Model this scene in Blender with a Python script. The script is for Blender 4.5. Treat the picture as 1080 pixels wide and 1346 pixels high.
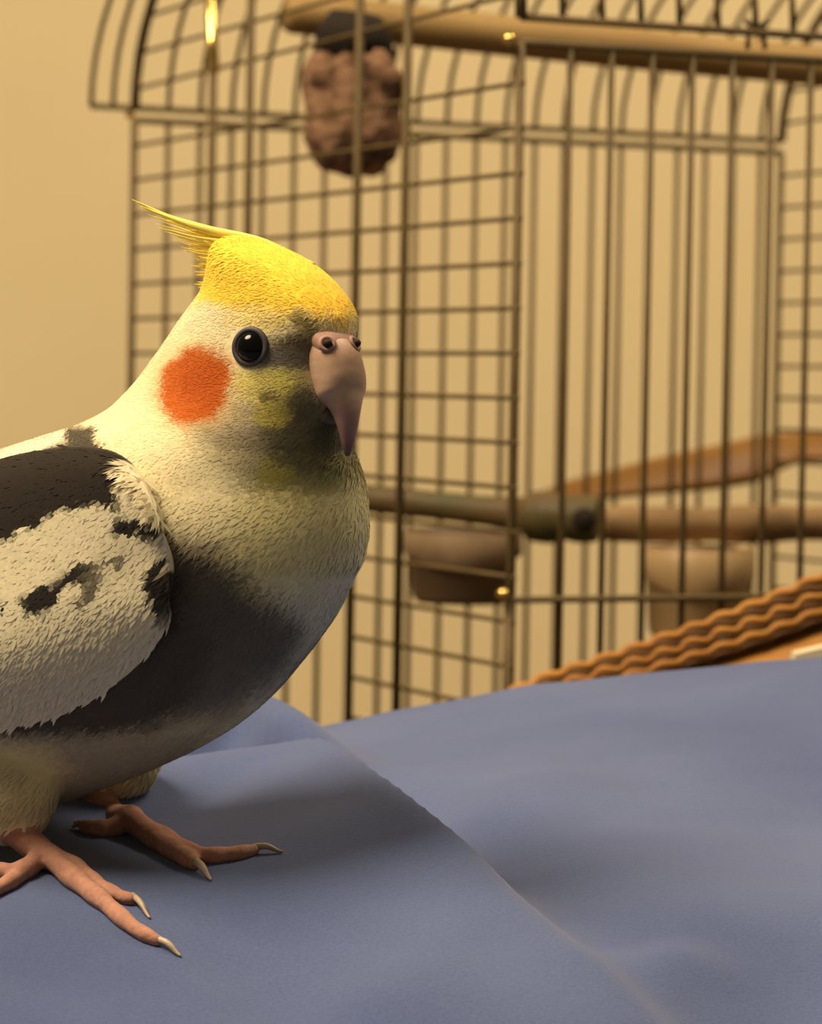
import bpy, bmesh, math
import numpy as np
from mathutils import Vector, Matrix

for o in list(bpy.data.objects): bpy.data.objects.remove(o, do_unlink=True)
scene = bpy.context.scene
COL = scene.collection
rng = np.random.default_rng(7)

# ------------------------------------------------------------------ camera, light, exposure
CZ = 1.0                                   # camera height above the floor
FPX, PITCH, ROLL = 4500.0, 0.0382, 0.0175
cp, sp, cr, sr = math.cos(PITCH), math.sin(PITCH), math.cos(ROLL), math.sin(ROLL)
R0, U0, F0 = np.array([1., 0, 0]), np.array([0, sp, cp]), np.array([0, cp, -sp])
CR, CU = cr*R0 + sr*U0, -sr*R0 + cr*U0
CAM = np.array([0, 0, CZ])
cam = bpy.data.cameras.new('camera'); camo = bpy.data.objects.new('camera', cam); COL.objects.link(camo)
camo.matrix_world = Matrix(((CR[0], CU[0], -F0[0], CAM[0]), (CR[1], CU[1], -F0[1], CAM[1]),
                            (CR[2], CU[2], -F0[2], CAM[2]), (0, 0, 0, 1)))
cam.sensor_fit = 'VERTICAL'; cam.sensor_height = 24.0; cam.sensor_width = 24.0*1080/1346
cam.lens = 24.0*FPX/1346; cam.clip_start = 0.02; cam.clip_end = 50
cam.dof.use_dof = True; cam.dof.focus_distance = 0.725; cam.dof.aperture_fstop = 19
scene.camera = camo

world = bpy.data.worlds.new('world'); scene.world = world; world.use_nodes = True
bg = world.node_tree.nodes['Background']
bg.inputs[0].default_value = (1.0, 0.80, 0.55, 1); bg.inputs[1].default_value = 0.14

def area(name, loc, target, size, power, col):
    l = bpy.data.lights.new(name, 'AREA'); l.shape = 'DISK'; l.size = size; l.energy = power; l.color = col
    o = bpy.data.objects.new(name, l); COL.objects.link(o); o.location = loc
    o.rotation_euler = (Vector(target) - Vector(loc)).to_track_quat('-Z', 'Y').to_euler()
    return o
area('ceiling_lamp_light', (-0.66, 0.60, 2.2), (-0.05, 0.85, 0.95), 0.7, 40, (1.0, 0.80, 0.54))
area('wall_fill_light', (0.70, 1.28, 2.3), (0.1, 1.6, 0.9), 0.6, 16.5, (1.0, 0.80, 0.55))  # added fill, no known source: brightens the wall and the cloth's back ridge

vs = scene.view_settings
scene.display_settings.display_device = 'sRGB'
vs.view_transform = 'Standard'; vs.look = 'None'; vs.gamma = 1.0; vs.use_curve_mapping = False
vs.exposure = 0.0

# ------------------------------------------------------------------ helpers
def ray(px, py):
    px = np.asarray(px, float); py = np.asarray(py, float)
    a = (px-540)/FPX; b = -(py-673)/FPX
    d = F0 + a[..., None]*CR + b[..., None]*CU
    return d/d[..., 1:2]                    # scaled so that world Y grows by 1
def at(px, py, Y): return CAM + ray(px, py)*np.asarray(Y, float)[..., None]
def project(P):
    q = np.asarray(P) - CAM
    z = q@F0
    return np.stack([540+FPX*(q@CR)/z, 673-FPX*(q@CU)/z], -1)
def s2l(c):
    c = np.asarray(c, float)/255.0
    return np.where(c <= 0.04045, c/12.92, ((c+0.055)/1.055)**2.4)

def tag(o, label=None, cat=None, group=None, kind=None):
    for k, v in (('label', label), ('category', cat), ('group', group), ('kind', kind)):
        if v: o[k] = v
    return o
def empty(name, loc, *a, **k):
    o = bpy.data.objects.new(name, None); COL.objects.link(o); o.location = loc; o.empty_display_size = 0.02
    return tag(o, *a, **k)
def wloc(p):
    v = Vector((0, 0, 0))
    while p is not None: v += p.location; p = p.parent
    return v
def mesh_obj(name, verts, faces, mat, parent=None, smooth=True, origin=None):
    V = np.asarray(verts, float)
    org = np.asarray(origin if origin is not None else V.mean(0))
    me = bpy.data.meshes.new(name); me.from_pydata((V-org).tolist(), [], [list(map(int, f)) for f in faces])
    if smooth: me.polygons.foreach_set('use_smooth', [True]*len(me.polygons))
    me.update()
    if mat: me.materials.append(mat)
    o = bpy.data.objects.new(name, me); COL.objects.link(o)
    o.parent = parent
    o.location = Vector(org) - (wloc(parent) if parent else Vector((0, 0, 0)))
    return o
def frames(P):
    P = np.asarray(P, float); T = np.gradient(P, axis=0); T /= np.linalg.norm(T, axis=1)[:, None]+1e-12
    up = np.array([0, 0, 1.]) if abs(T[0, 2]) < 0.9 else np.array([1., 0, 0])
    N = []; n = up
    for t in T:
        n = n - t*(n@t); n /= np.linalg.norm(n)+1e-12; N.append(n)
    N = np.array(N); return T, N, np.cross(T, N)
def tube_geo(P, r, n=8, r2=None):
    P = np.asarray(P, float); m = len(P)
    r = np.broadcast_to(np.asarray(r, float), (m,)); r2 = r if r2 is None else np.broadcast_to(np.asarray(r2, float), (m,))
    T, N, B = frames(P); th = np.arange(n)*2*np.pi/n
    V = P[:, None] + r[:, None, None]*np.cos(th)[None, :, None]*N[:, None] + r2[:, None, None]*np.sin(th)[None, :, None]*B[:, None]
    V = V.reshape(-1, 3); F = []
    for i in range(m-1):
        for j in range(n):
            k = (j+1) % n; F.append((i*n+j, i*n+k, (i+1)*n+k, (i+1)*n+j))
    F.append(tuple(range(n))[::-1]); F.append(tuple((m-1)*n+j for j in range(n)))
    return V, F
def tube(name, P, r, mat, parent, n=8, r2=None): 
    V, F = tube_geo(P, r, n, r2); return mesh_obj(name, V, F, mat, parent)
def merge(geos):
    V = []; F = []; k = 0
    for v, f in geos:
        V.append(np.asarray(v)); F += [tuple(i+k for i in q) for q in f]; k += len(v)
    return np.concatenate(V), F
def ellipsoid_geo(c, r, nu=24, nv=14, M=None):
    V = []; F = []
    for i in range(nv+1):
        ph = math.pi*i/nv
        for j in range(nu):
            th = 2*math.pi*j/nu
            V.append((math.sin(ph)*math.cos(th)*r[0], math.sin(ph)*math.sin(th)*r[1], math.cos(ph)*r[2]))
    for i in range(nv):
        for j in range(nu):
            k = (j+1) % nu; F.append((i*nu+j, (i+1)*nu+j, (i+1)*nu+k, i*nu+k))
    V = np.array(V)
    if M is not None: V = V@np.asarray(M).T
    return V+np.asarray(c), F
def lathe_geo(prof, c, n=32):
    V = []; F = []; m = len(prof)
    for r, z in prof:
        for j in range(n):
            th = 2*math.pi*j/n; V.append((c[0]+r*math.cos(th), c[1]+r*math.sin(th), c[2]+z))
    for i in range(m-1):
        for j in range(n):
            k = (j+1) % n; F.append((i*n+j, i*n+k, (i+1)*n+k, (i+1)*n+j))
    return np.array(V), F
def catmull(P, n):
    P = np.asarray(P, float); m = len(P)
    t = np.linspace(0, m-1, n); i = np.clip(t.astype(int), 0, m-2); u = (t-i)[:, None]
    p0 = P[np.maximum(i-1, 0)]; p1 = P[i]; p2 = P[i+1]; p3 = P[np.minimum(i+2, m-1)]
    return 0.5*(2*p1+(p2-p0)*u+(2*p0-5*p1+4*p2-p3)*u**2+(3*p1-p0-3*p2+p3)*u**3)
def pchip(x, y, xi):
    x = np.asarray(x, float); y = np.asarray(y, float); h = np.diff(x); d = np.diff(y)/h
    m = np.zeros_like(y); m[0] = d[0]; m[-1] = d[-1]
    for i in range(1, len(x)-1):
        if d[i-1]*d[i] > 0:
            w1 = 2*h[i]+h[i-1]; w2 = h[i]+2*h[i-1]; m[i] = (w1+w2)/(w1/d[i-1]+w2/d[i])
    xi = np.asarray(xi, float); k = np.clip(np.searchsorted(x, xi)-1, 0, len(x)-2)
    t = np.clip((xi-x[k])/h[k], 0, 1)
    return ((1+2*t)*(1-t)**2*y[k]+t*(1-t)**2*h[k]*m[k]+t*t*(3-2*t)*y[k+1]+t*t*(t-1)*h[k]*m[k+1])
def vnoise(p, seed=0):
    """smooth value noise on (N,2) or (N,3) points, range -1..1"""
    p = np.asarray(p, float); i = np.floor(p).astype(np.int64); f = p-i; f = f*f*(3-2*f); D = p.shape[1]
    out = 0
    for c in range(2**D):
        o = np.array([(c >> k) & 1 for k in range(D)]); q = i+o
        hsh = (q[:, 0]*73856093) ^ (q[:, 1]*19349663) ^ (seed*83492791)
        if D == 3: hsh = hsh ^ (q[:, 2]*49979687)
        hsh = (hsh ^ (hsh >> 13))*1274126177 & 0x7fffffff
        v = (hsh % 65536)/32768.0-1
        w = np.prod(np.where(o == 1, f, 1-f), axis=1); out = out+w*v
    return out
def sstep(a, b, x):
    t = np.clip((x-a)/(b-a), 0, 1); return t*t*(3-2*t)

# ------------------------------------------------------------------ materials
def mat_base(name, rgb, rough=0.6, metal=0.0, spec=0.4):
    m = bpy.data.materials.new(name); m.use_nodes = True
    b = m.node_tree.nodes['Principled BSDF']
    b.inputs['Base Color'].default_value = (*s2l(rgb), 1); b.inputs['Roughness'].default_value = rough
    b.inputs['Metallic'].default_value = metal; b.inputs['Specular IOR Level'].default_value = spec
    return m, m.node_tree, b
def mat_noise(name, c1, c2, scale, rough=0.6, metal=0.0, spec=0.4, bump=0.0, bscale=None, stretch=(1, 1, 1), lo=0.35, hi=0.65, bdist=0.001):
    m, nt, b = mat_base(name, c1, rough, metal, spec); N = nt.nodes; L = nt.links
    tc = N.new('ShaderNodeTexCoord'); mp = N.new('ShaderNodeMapping'); mp.inputs['Scale'].default_value = stretch
    nz = N.new('ShaderNodeTexNoise'); nz.inputs['Scale'].default_value = scale; nz.inputs['Detail'].default_value = 5
    rp = N.new('ShaderNodeValToRGB'); e = rp.color_ramp.elements
    e[0].position = lo; e[0].color = (*s2l(c1), 1); e[1].position = hi; e[1].color = (*s2l(c2), 1)
    L.new(tc.outputs['Object'], mp.inputs[0]); L.new(mp.outputs[0], nz.inputs['Vector']); L.new(nz.outputs['Fac'], rp.inputs[0])
    L.new(rp.outputs[0], b.inputs['Base Color'])
    if bump:
        n2 = N.new('ShaderNodeTexNoise'); n2.inputs['Scale'].default_value = bscale or scale*4; n2.inputs['Detail'].default_value = 4
        bp = N.new('ShaderNodeBump'); bp.inputs['Strength'].default_value = bump; bp.inputs['Distance'].default_value = bdist
        L.new(mp.outputs[0], n2.inputs['Vector']); L.new(n2.outputs['Fac'], bp.inputs['Height']); L.new(bp.outputs[0], b.inputs['Normal'])
    return m
def mat_attr(name, rough=0.85, spec=0.15, sheen=0.08, bump=0.25, bscale=900, bdist=0.0006):
    m, nt, b = mat_base(name, (200, 200, 200), rough, 0, spec); N = nt.nodes; L = nt.links
    at_ = N.new('ShaderNodeAttribute'); at_.attribute_name = 'Col'
    L.new(at_.outputs['Color'], b.inputs['Base Color'])
    b.inputs['Sheen Weight'].default_value = sheen; b.inputs['Sheen Roughness'].default_value = 0.6
    if bump:
        tc = N.new('ShaderNodeTexCoord'); n2 = N.new('ShaderNodeTexNoise'); n2.inputs['Scale'].default_value = bscale; n2.inputs['Detail'].default_value = 3
        bp = N.new('ShaderNodeBump'); bp.inputs['Strength'].default_value = bump; bp.inputs['Distance'].default_value = bdist
        L.new(tc.outputs['Object'], n2.inputs['Vector']); L.new(n2.outputs['Fac'], bp.inputs['Height']); L.new(bp.outputs[0], b.inputs['Normal'])
    return m
def set_col(me, C):
    a = me.color_attributes.new('Col', 'FLOAT_COLOR', 'POINT')
    buf = np.ones((len(C), 4)); buf[:, :3] = C
    a.data.foreach_set('color', buf.ravel())

M = {}
M['wall'] = mat_noise('wall_paint', (218, 200, 156), (222, 204, 161), 6, 0.85, spec=0.2, bump=0.15, bscale=220)
M['floor'] = mat_noise('floor_wood', (120, 84, 52), (140, 100, 64), 5, 0.5, stretch=(1, 8, 1))
M['ceil'] = mat_base('ceiling_paint', (228, 220, 200), 0.9)[0]
M['brass'] = mat_noise('brass_wire', (80, 63, 30), (94, 76, 38), 60, 0.6, metal=0.15, spec=0.4)
M['brassbright'] = mat_base('polished_brass', (240, 205, 120), 0.2, metal=1.0)[0]
M['perch'] = mat_noise('perch_wood', (164, 134, 80), (140, 110, 60), 40, 0.65, stretch=(0.15, 1, 1), bump=0.3)
M['green'] = mat_noise('green_branch', (72, 70, 34), (98, 78, 46), 45, 0.6, stretch=(0.5, 1, 1), bump=0.5)
M['branch'] = mat_noise('tan_branch', (150, 120, 78), (112, 86, 54), 50, 0.7, stretch=(0.4, 1, 1), bump=0.5)
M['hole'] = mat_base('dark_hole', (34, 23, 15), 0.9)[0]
M['mineral'] = mat_noise('mineral_block', (150, 116, 90), (58, 40, 28), 80, 0.95, spec=0.1, bump=0.9, bscale=150, lo=0.44, hi=0.62, bdist=0.004)
M['cupdark'] = mat_noise('brown_plastic', (92, 74, 54), (106, 86, 62), 30, 0.5)
M['cuplit'] = mat_noise('lit_brown_plastic', (140, 116, 86), (118, 96, 70), 60, 0.7)  # brown cup's lit upper part, put into the colour
M['cuptan'] = mat_noise('tan_plastic', (190, 160, 116), (172, 144, 102), 20, 0.45)
M['orange'] = mat_noise('orange_cane', (176, 122, 42), (154, 100, 30), 60, 0.6, stretch=(0.3, 1, 1), bump=0.4)
M['orangedark'] = mat_noise('brown_cane', (104, 66, 20), (84, 52, 14), 70, 0.65, bump=0.4)
M['rail'] = mat_noise('amber_wood', (142, 98, 34), (120, 80, 24), 30, 0.5, stretch=(0.2, 1, 1))
M['paper'] = mat_base('pale_paper', (205, 190, 155), 0.8)[0]
M['table'] = mat_noise('table_wood', (110, 76, 46), (92, 62, 36), 8, 0.5, stretch=(1, 6, 1))
# blue cloth: fine weave and slight mottling
m, nt, b = mat_base('blue_cotton', (120, 140, 190), 0.9, 0, 0.15); N = nt.nodes; L = nt.links
tc = N.new('ShaderNodeTexCoord')
nz = N.new('ShaderNodeTexNoise'); nz.inputs['Scale'].default_value = 1400; nz.inputs['Detail'].default_value = 2
n1 = N.new('ShaderNodeTexNoise'); n1.inputs['Scale'].default_value = 14; n1.inputs['Detail'].default_value = 3
ad = N.new('ShaderNodeMath'); ad.operation = 'MULTIPLY_ADD'; ad.inputs[1].default_value = 0.55
rp = N.new('ShaderNodeValToRGB'); e = rp.color_ramp.elements
e[0].position = 0.45; e[0].color = (*s2l((64, 78, 120)), 1); e[1].position = 1.05; e[1].color = (*s2l((84, 97, 135)), 1)
L.new(tc.outputs['Object'], nz.inputs['Vector']); L.new(tc.outputs['Object'], n1.inputs['Vector'])
L.new(nz.outputs['Fac'], ad.inputs[0]); L.new(n1.outputs['Fac'], ad.inputs[2]); L.new(ad.outputs[0], rp.inputs[0]); L.new(rp.outputs[0], b.inputs['Base Color'])
bp = N.new('ShaderNodeBump'); bp.inputs['Strength'].default_value = 0.25; bp.inputs['Distance'].default_value = 0.0004
L.new(nz.outputs['Fac'], bp.inputs['Height']); L.new(bp.outputs[0], b.inputs['Normal'])
b.inputs['Sheen Weight'].default_value = 0.2
M['cloth'] = m
M['feather'] = mat_attr('feather_body')
M['wingm'] = mat_attr('feather_wing', bump=0.3, bscale=600)
M['barb'] = mat_attr('feather_barbs', bump=0, sheen=0.06)
M['beak'] = mat_noise('beak_horn', (198, 168, 142), (172, 142, 122), 160, 0.42, spec=0.4, bump=0.15)
M['cere'] = mat_noise('cere_skin', (172, 134, 116), (148, 112, 98), 200, 0.6)
M['nostril'] = mat_base('nostril_dark', (46, 22, 18), 0.8)[0]
M['beakc'] = mat_attr('beak_keratin', 0.45, 0.35, 0.0, 0.15, 400)
M['lowbeak'] = mat_noise('lower_beak_horn', (112, 98, 78), (92, 80, 62), 200, 0.55)
M['eye'] = mat_base('eye_black', (8, 7, 8), 0.12, spec=0.25)[0]
M['eyering'] = mat_noise('eye_ring_skin', (80, 76, 80), (62, 58, 64), 300, 0.6)
M['claw'] = mat_noise('claw_horn', (186, 168, 144), (150, 132, 112), 200, 0.4)

# ------------------------------------------------------------------ room shell
def slab(name, a, b_, mat, **k):
    a = np.array(a, float); b_ = np.array(b_, float)
    V = [(x, y, z) for x in (a[0], b_[0]) for y in (a[1], b_[1]) for z in (a[2], b_[2])]
    F = [(0, 1, 3, 2), (4, 6, 7, 5), (0, 4, 5, 1), (2, 3, 7, 6), (0, 2, 6, 4), (1, 5, 7, 3)]
    return tag(mesh_obj(name, V, F, mat, smooth=False), **k)
WY = 2.25
slab('floor', (-2.6, -2.2, -0.1), (2.6, WY, 0), M['floor'], kind='structure')
slab('wall_back', (-2.6, WY, -0.1), (2.6, WY+0.1, 2.6), M['wall'], kind='structure')

# ------------------------------------------------------------------ blue cloth (height field)
_rx = np.array([-900, -300, 200, 330, 450, 560, 700, 800, 900, 1000, 1080, 1300, 1900])
_ry = np.array([985, 985, 978, 972, 951, 933, 905, 893, 884, 874, 868, 850, 830])
YR = 0.95
_rp = at(_rx, _ry, np.full(len(_rx), YR))
def base_h(X, Y):
    zr = np.interp(X, _rp[:, 0], _rp[:, 2])
    z0 = CZ-0.1034
    t = sstep(0.74, YR, Y)
    z = z0+(zr-z0)*t - 0.34*0.018*np.log1p(np.exp(np.clip((0.728-Y)/0.018, -30, 30)))
    return z - np.clip(Y-YR, 0, None)**2*6.0
def gpoint(px, py, dz=0.0):
    """ground point under a pixel on the smooth base raised by dz"""
    d = ray(px, py); Y = np.full(np.shape(px), 0.75)
    for _ in range(60):
        P = CAM+d*Y[..., None]; z = base_h(P[..., 0], Y)+dz
        Y = Y+0.6*np.clip((z-P[..., 2])/np.minimum(d[..., 2]-0.03, -0.04), -0.08, 0.08)
    P = CAM+d*Y[..., None]; return P[..., 0], Y
def make_fold(pts, amps, wn, wf, dz):
    q = np.array(pts, float); X, Y = gpoint(q[:, 0], q[:, 1], dz)
    C = catmull(np.stack([X, Y, np.array(amps)], 1), 120)
    return C, wn, wf
FOLDS = [
    make_fold([(-60, 1010), (120, 1000), (230, 990), (330, 984), (400, 987), (470, 1014), (560, 1064), (650, 1122), (760, 1203), (850, 1268), (930, 1320)],
              [.010, .012, .0125, .0135, .013, .0115, .0095, .0075, .0055, .0035, .001], 0.030, 0.0055, 0.012),
    make_fold([(150, 950), (250, 938), (327, 929), (380, 938), (430, 955), (480, 982), (540, 1016), (610, 1062), (690, 1115)],
              [.018, .019, .0185, .0165, .013, .009, .005, .003, .0], 0.009, 0.014, 0.015),
    make_fold([(250, 1170), (320, 1240), (400, 1320), (470, 1400)], [.0, -.003, -.005, -.005], 0.012, 0.016, 0),
    make_fold([(1120, 1180), (1070, 1260), (1040, 1346), (1020, 1420)], [-.002, -.007, -.010, -.010], 0.02, 0.03, 0),
    make_fold([(600, 1050), (680, 1052), (760, 1045), (840, 1040)], [.0, .003, .0025, 0], 0.02, 0.03, 0),
    make_fold([(640, 1290), (560, 1300), (480, 1330), (430, 1380)], [0, .003, .004, .004], 0.014, 0.018, 0),
    make_fold([(800, 1235), (850, 1262), (905, 1255), (960, 1280)], [0, .0025, .0025, 0], 0.012, 0.008, 0),
]
_c = FOLDS[0][0].copy(); _t = np.gradient(_c[:, :2], axis=0); _t /= np.linalg.norm(_t, axis=1)[:, None]
_c[:, 0] += -_t[:, 1]*0.016; _c[:, 1] += _t[:, 0]*0.016; _c[:, 2] = -0.95*_c[:, 2]*np.interp(np.linspace(0, 1, len(_c)), [0, .5, .75, 1], [1, .9, .4, 0])
FOLDS.append((_c, 0.010, 0.014))
def cloth_h(X, Y):
    X = np.asarray(X, float); Y = np.asarray(Y, float); sh = X.shape
    P = np.stack([X.ravel(), Y.ravel()], 1); z = base_h(P[:, 0], P[:, 1])
    for C, wn, wf in FOLDS:
        add = np.zeros(len(P))
        for k in range(0, len(P), 20000):
            Q = P[k:k+20000]; D = Q[:, None]-C[None, :, :2]; d2 = (D**2).sum(-1); j = d2.argmin(1)
            T = np.gradient(C[:, :2], axis=0); t = T[j]; dv = D[np.arange(len(Q)), j]
            side = t[:, 0]*dv[:, 1]-t[:, 1]*dv[:, 0]        # left of travel = far side
            d = np.sqrt(d2[np.arange(len(Q)), j]); w = np.where(side > 0, wf, wn)
            add[k:k+20000] = C[j, 2]*np.exp(-(d/w)**2)
        z = z+add
    z = z+0.0012*vnoise(P*18, 3)+0.0004*vnoise(P*60, 5)
    return z.reshape(sh)
cx = np.linspace(-0.42, 0.42, 300); cy = np.concatenate([np.linspace(0.40, 0.97, 330), np.linspace(0.975, 1.03, 16)])
gx, gy = np.meshgrid(cx, cy); gz = cloth_h(gx, gy)
# blur the height field a little so that folds stay soft
for _ in range(2):
    gz[1:-1, 1:-1] = (gz[1:-1, 1:-1]*2+gz[:-2, 1:-1]+gz[2:, 1:-1]+gz[1:-1, :-2]+gz[1:-1, 2:])/6
def cloth_z(X, Y):
    i = np.clip(np.searchsorted(cy, Y)-1, 0, len(cy)-2); j = np.clip(np.searchsorted(cx, X)-1, 0, len(cx)-2)
    u = (X-cx[j])/(cx[j+1]-cx[j]); v = (Y-cy[i])/(cy[i+1]-cy[i])
    return (1-v)*((1-u)*gz[i, j]+u*gz[i, j+1])+v*((1-u)*gz[i+1, j]+u*gz[i+1, j+1])
def on_cloth(px, py):
    d = ray(np.array(px, float), np.array(py, float)); prev = None
    for Y in np.arange(0.45, 1.0, 0.0005):
        P = CAM+d*Y
        if P[2] <= cloth_z(P[0], Y): return P
    return CAM+d*0.95
ny, nx = gx.shape
V = np.stack([gx, gy, gz], -1).reshape(-1, 3)
F = [(i*nx+j, i*nx+j+1, (i+1)*nx+j+1, (i+1)*nx+j) for i in range(ny-1) for j in range(nx-1)]
ring = [j for j in range(nx)]+[i*nx+nx-1 for i in range(1, ny)]+[(ny-1)*nx+j for j in range(nx-2, -1, -1)]+[i*nx for i in range(ny-2, 0, -1)]
k0 = len(V); low = V[ring].copy(); low[:, 2] = 0.0; V = np.concatenate([V, low]); n = len(ring)
for i in range(n): F.append((ring[i], k0+i, k0+(i+1) % n, ring[(i+1) % n]))
F.append(tuple(k0+i for i in range(n)))
cloth = mesh_obj('blue_cloth', V, F, M['cloth'], origin=(0, 0.75, 0))
tag(cloth, 'rumpled periwinkle blue cloth with soft folds that the cockatiel stands on', 'cloth')

# ------------------------------------------------------------------ table and cage
YAW = 1.146
CU_ = np.array([-math.cos(YAW), math.sin(YAW), 0]); CV_ = np.array([math.sin(YAW), math.cos(YAW), 0])
CC = np.array([0.03379, 1.14478, CZ+0.00997]); SL, FW = 0.380, 0.3236
def cg(u, v, z): return CC+u*CU_+v*CV_+np.array([0, 0, z-(0.0055*u/0.380 if z > 0.11 else (0.0024*u/0.380 if z > 0.1 else 0))])
ZB, ZT, ZR = -0.172, 0.1035, 0.1118          # tray line, box top frame, roof frame (relative to the row at camera height)
ctr = cg(SL/2, FW/2, ZB-0.035)
TZ = ctr[2]
tb = empty('side_table', (ctr[0], ctr[1], 0), 'small brown side table that carries the cage behind the cloth', 'table')
def box_geo(fn, a, b_):
    V = [fn(x, y, z) for x in (a[0], b_[0]) for y in (a[1], b_[1]) for z in (a[2], b_[2])]
    return np.array(V), [(0, 1, 3, 2), (4, 6, 7, 5), (0, 4, 5, 1), (2, 3, 7, 6), (0, 2, 6, 4), (1, 5, 7, 3)]
tw = lambda u, v, z: cg(u, v, 0)*np.array([1, 1, 0])+np.array([0, 0, z])
mesh_obj('tabletop', *box_geo(tw, (-0.02, -0.02, TZ-0.03), (SL+0.02, FW+0.02, TZ)), M['table'], tb, smooth=False)
for a in (0.01, SL-0.05):
    for b2 in (0.01, FW-0.05):
        mesh_obj('leg', *box_geo(tw, (a, b2, 0), (a+0.04, b2+0.04, TZ-0.03)), M['table'], tb, smooth=False)

cage = empty('bird_cage', (ctr[0], ctr[1], TZ), 'brass wire bird cage with arched roof and gridded side panels', 'cage')
# tray
mesh_obj('tray', *box_geo(cg, (-0.006, -0.006, ZB-0.035), (SL+0.006, FW+0.006, ZB-0.004)), M['brass'], cage, smooth=False)
def bar(name, a, b_, r, n=6): return tube(name, [a, b_], r, M['brass'], cage, n)
# corner posts
for (u, v) in ((0, 0), (SL, 0), (0, FW), (SL, FW)):
    bar('corner_post', cg(u, v, ZB-0.004), cg(u, v, ZT), 0.00165, 8)
bar('corner_sleeve', cg(-0.0004, -0.0004, ZB), cg(-0.0004, -0.0004, -0.083), 0.0021, 8)
# frame rails
for z, r in ((ZT, 0.0015), (ZB, 0.0018)):
    for p, q in (((0, 0), (0, FW)), ((SL, 0), (SL, FW)), ((0, 0), (SL, 0)), ((0, FW), (SL, FW))):
        if z == ZT and p[1] == q[1]: continue
        bar('frame_rail', cg(*p, z), cg(*q, z), r, 8)
bar('frame_rail', cg(-0.0015, 0, -0.0825), cg(-0.0015, FW, -0.0825), 0.0012, 8)
# front and back upright bars
SPB = 0.01556
for i in range(19):
    v = 0.01858+SPB*i
    bar('front_bar', cg(0, v, ZB), cg(0, v, ZT), 0.00112)
BS = 0.01485
for i in range(21):
    v = 0.0155+BS*i
    if v < FW-0.004: bar('back_bar', cg(SL, v, ZB), cg(SL, v, ZT), 0.00125)
# gridded side panels
OV = 0.020; H = 0.098
def arch(u): return ZR+H*math.sqrt(max(0, 1-((u-SL/2)/(SL/2))**2))
def side_u(zrel):
    if zrel <= ZR: return 0.0, SL
    k = SL/2*math.sqrt(max(0, 1-((zrel-ZR)/H)**2)); return SL/2-k, SL/2+k
DU0, DU1, DZ = 0.350*SL, 0.640*SL, -0.012           # doorway in the near side panel
UP = [0.236*SL, 0.350*SL, 0.637*SL, 0.745*SL]
for side, v in ((0, 0.0), (1, FW)):
    k = -13
    for k in range(-10, 13):
        z = 0.015*k
        if z < ZB+0.004 or abs(z-ZT) < 0.004: continue
        u0, u1 = side_u(z)
        if u1-u0 < 0.03: continue
        e0 = -0.003 if z < ZT else 0
        if side == 0 and z < DZ:
            bar('side_wire', cg(u0+e0, v, z), cg(DU0, v, z), 0.00085); bar('side_wire', cg(DU1, v, z), cg(u1, v, z), 0.00085)
        else: bar('side_wire', cg(u0+e0, v, z), cg(u1, v, z), 0.00085)
    for u in UP:
        bar('side_upright', cg(u, v-0.001 if side == 0 else v+0.001, ZB), cg(u, v-0.001 if side == 0 else v+0.001, arch(u)), 0.00165)
    if side == 0: bar('doorway_sill', cg(DU0, v, DZ-0.003), cg(DU1, v, DZ-0.003), 0.0011); bar('doorway_sill', cg(DU0, v, ZB+0.01), cg(DU1, v, ZB+0.01), 0.0011)
# roof: base rails, arched wires
def arch_pts(v, n=28, d=0.0):
    ph = np.linspace(0, math.pi, n)
    return [cg(SL/2-(SL/2+d)*math.cos(p), v*(1 if 0 <= v <= FW else (1-math.cos(p))/2) if v < FW else v, ZR+(H+d)*math.sin(p)) for p in ph]
for u in (0, SL):
    bar('roof_rail', cg(u, -OV*(u > 0), ZR), cg(u, FW, ZR), 0.0014, 8)
tube('roof_arch', arch_pts(0.0), 0.0021, M['brass'], cage, 8)
tube('roof_arch', arch_pts(FW), 0.0021, M['brass'], cage, 8)
for v in [-OV, -OV/2]+[0.0155+BS*i for i in range(21)]+[]:
    if abs(v-FW) < 0.004: continue
    tube('roof_wire', arch_pts(v), 0.00115, M['brass'], cage, 6)
# knobs, lamp-lit brass balls and the clip on the roof rail
for px, py, Y in ((669, 51, 1.142), (661, 780, 1.140), (171, 151, 1.494)):
    V, F = ellipsoid_geo(at(px, py, Y), (0.0022, 0.0022, 0.0018), 16, 10); mesh_obj('brass_knob', V, F, M['brassbright'], cage)
cl = at(994, 38, 1.19)
mesh_obj('roof_clip', *merge([tube_geo([cl+np.array([-.004, 0, .003]), cl+np.array([0, -.001, 0]), cl+np.array([.004, 0, .003])], .0011, 6),
                              tube_geo([cl+np.array([-.0025, 0, .001]), cl+np.array([-.003, 0, -.007])], .0009, 6),
                              tube_geo([cl+np.array([.0025, 0, .001]), cl+np.array([.003, 0, -.007])], .0009, 6)]), M['brass'], cage)
# bright rod added to imitate the long highlight on the arched cage wire
hl = [at(277, -20, 1.374), at(277, 4, 1.366), at(279, 60, 1.3565), at(281, 95, 1.358)]
tube('highlight_rod', catmull(hl, 12), 0.0024, M['brassbright'], cage, 8)

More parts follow.
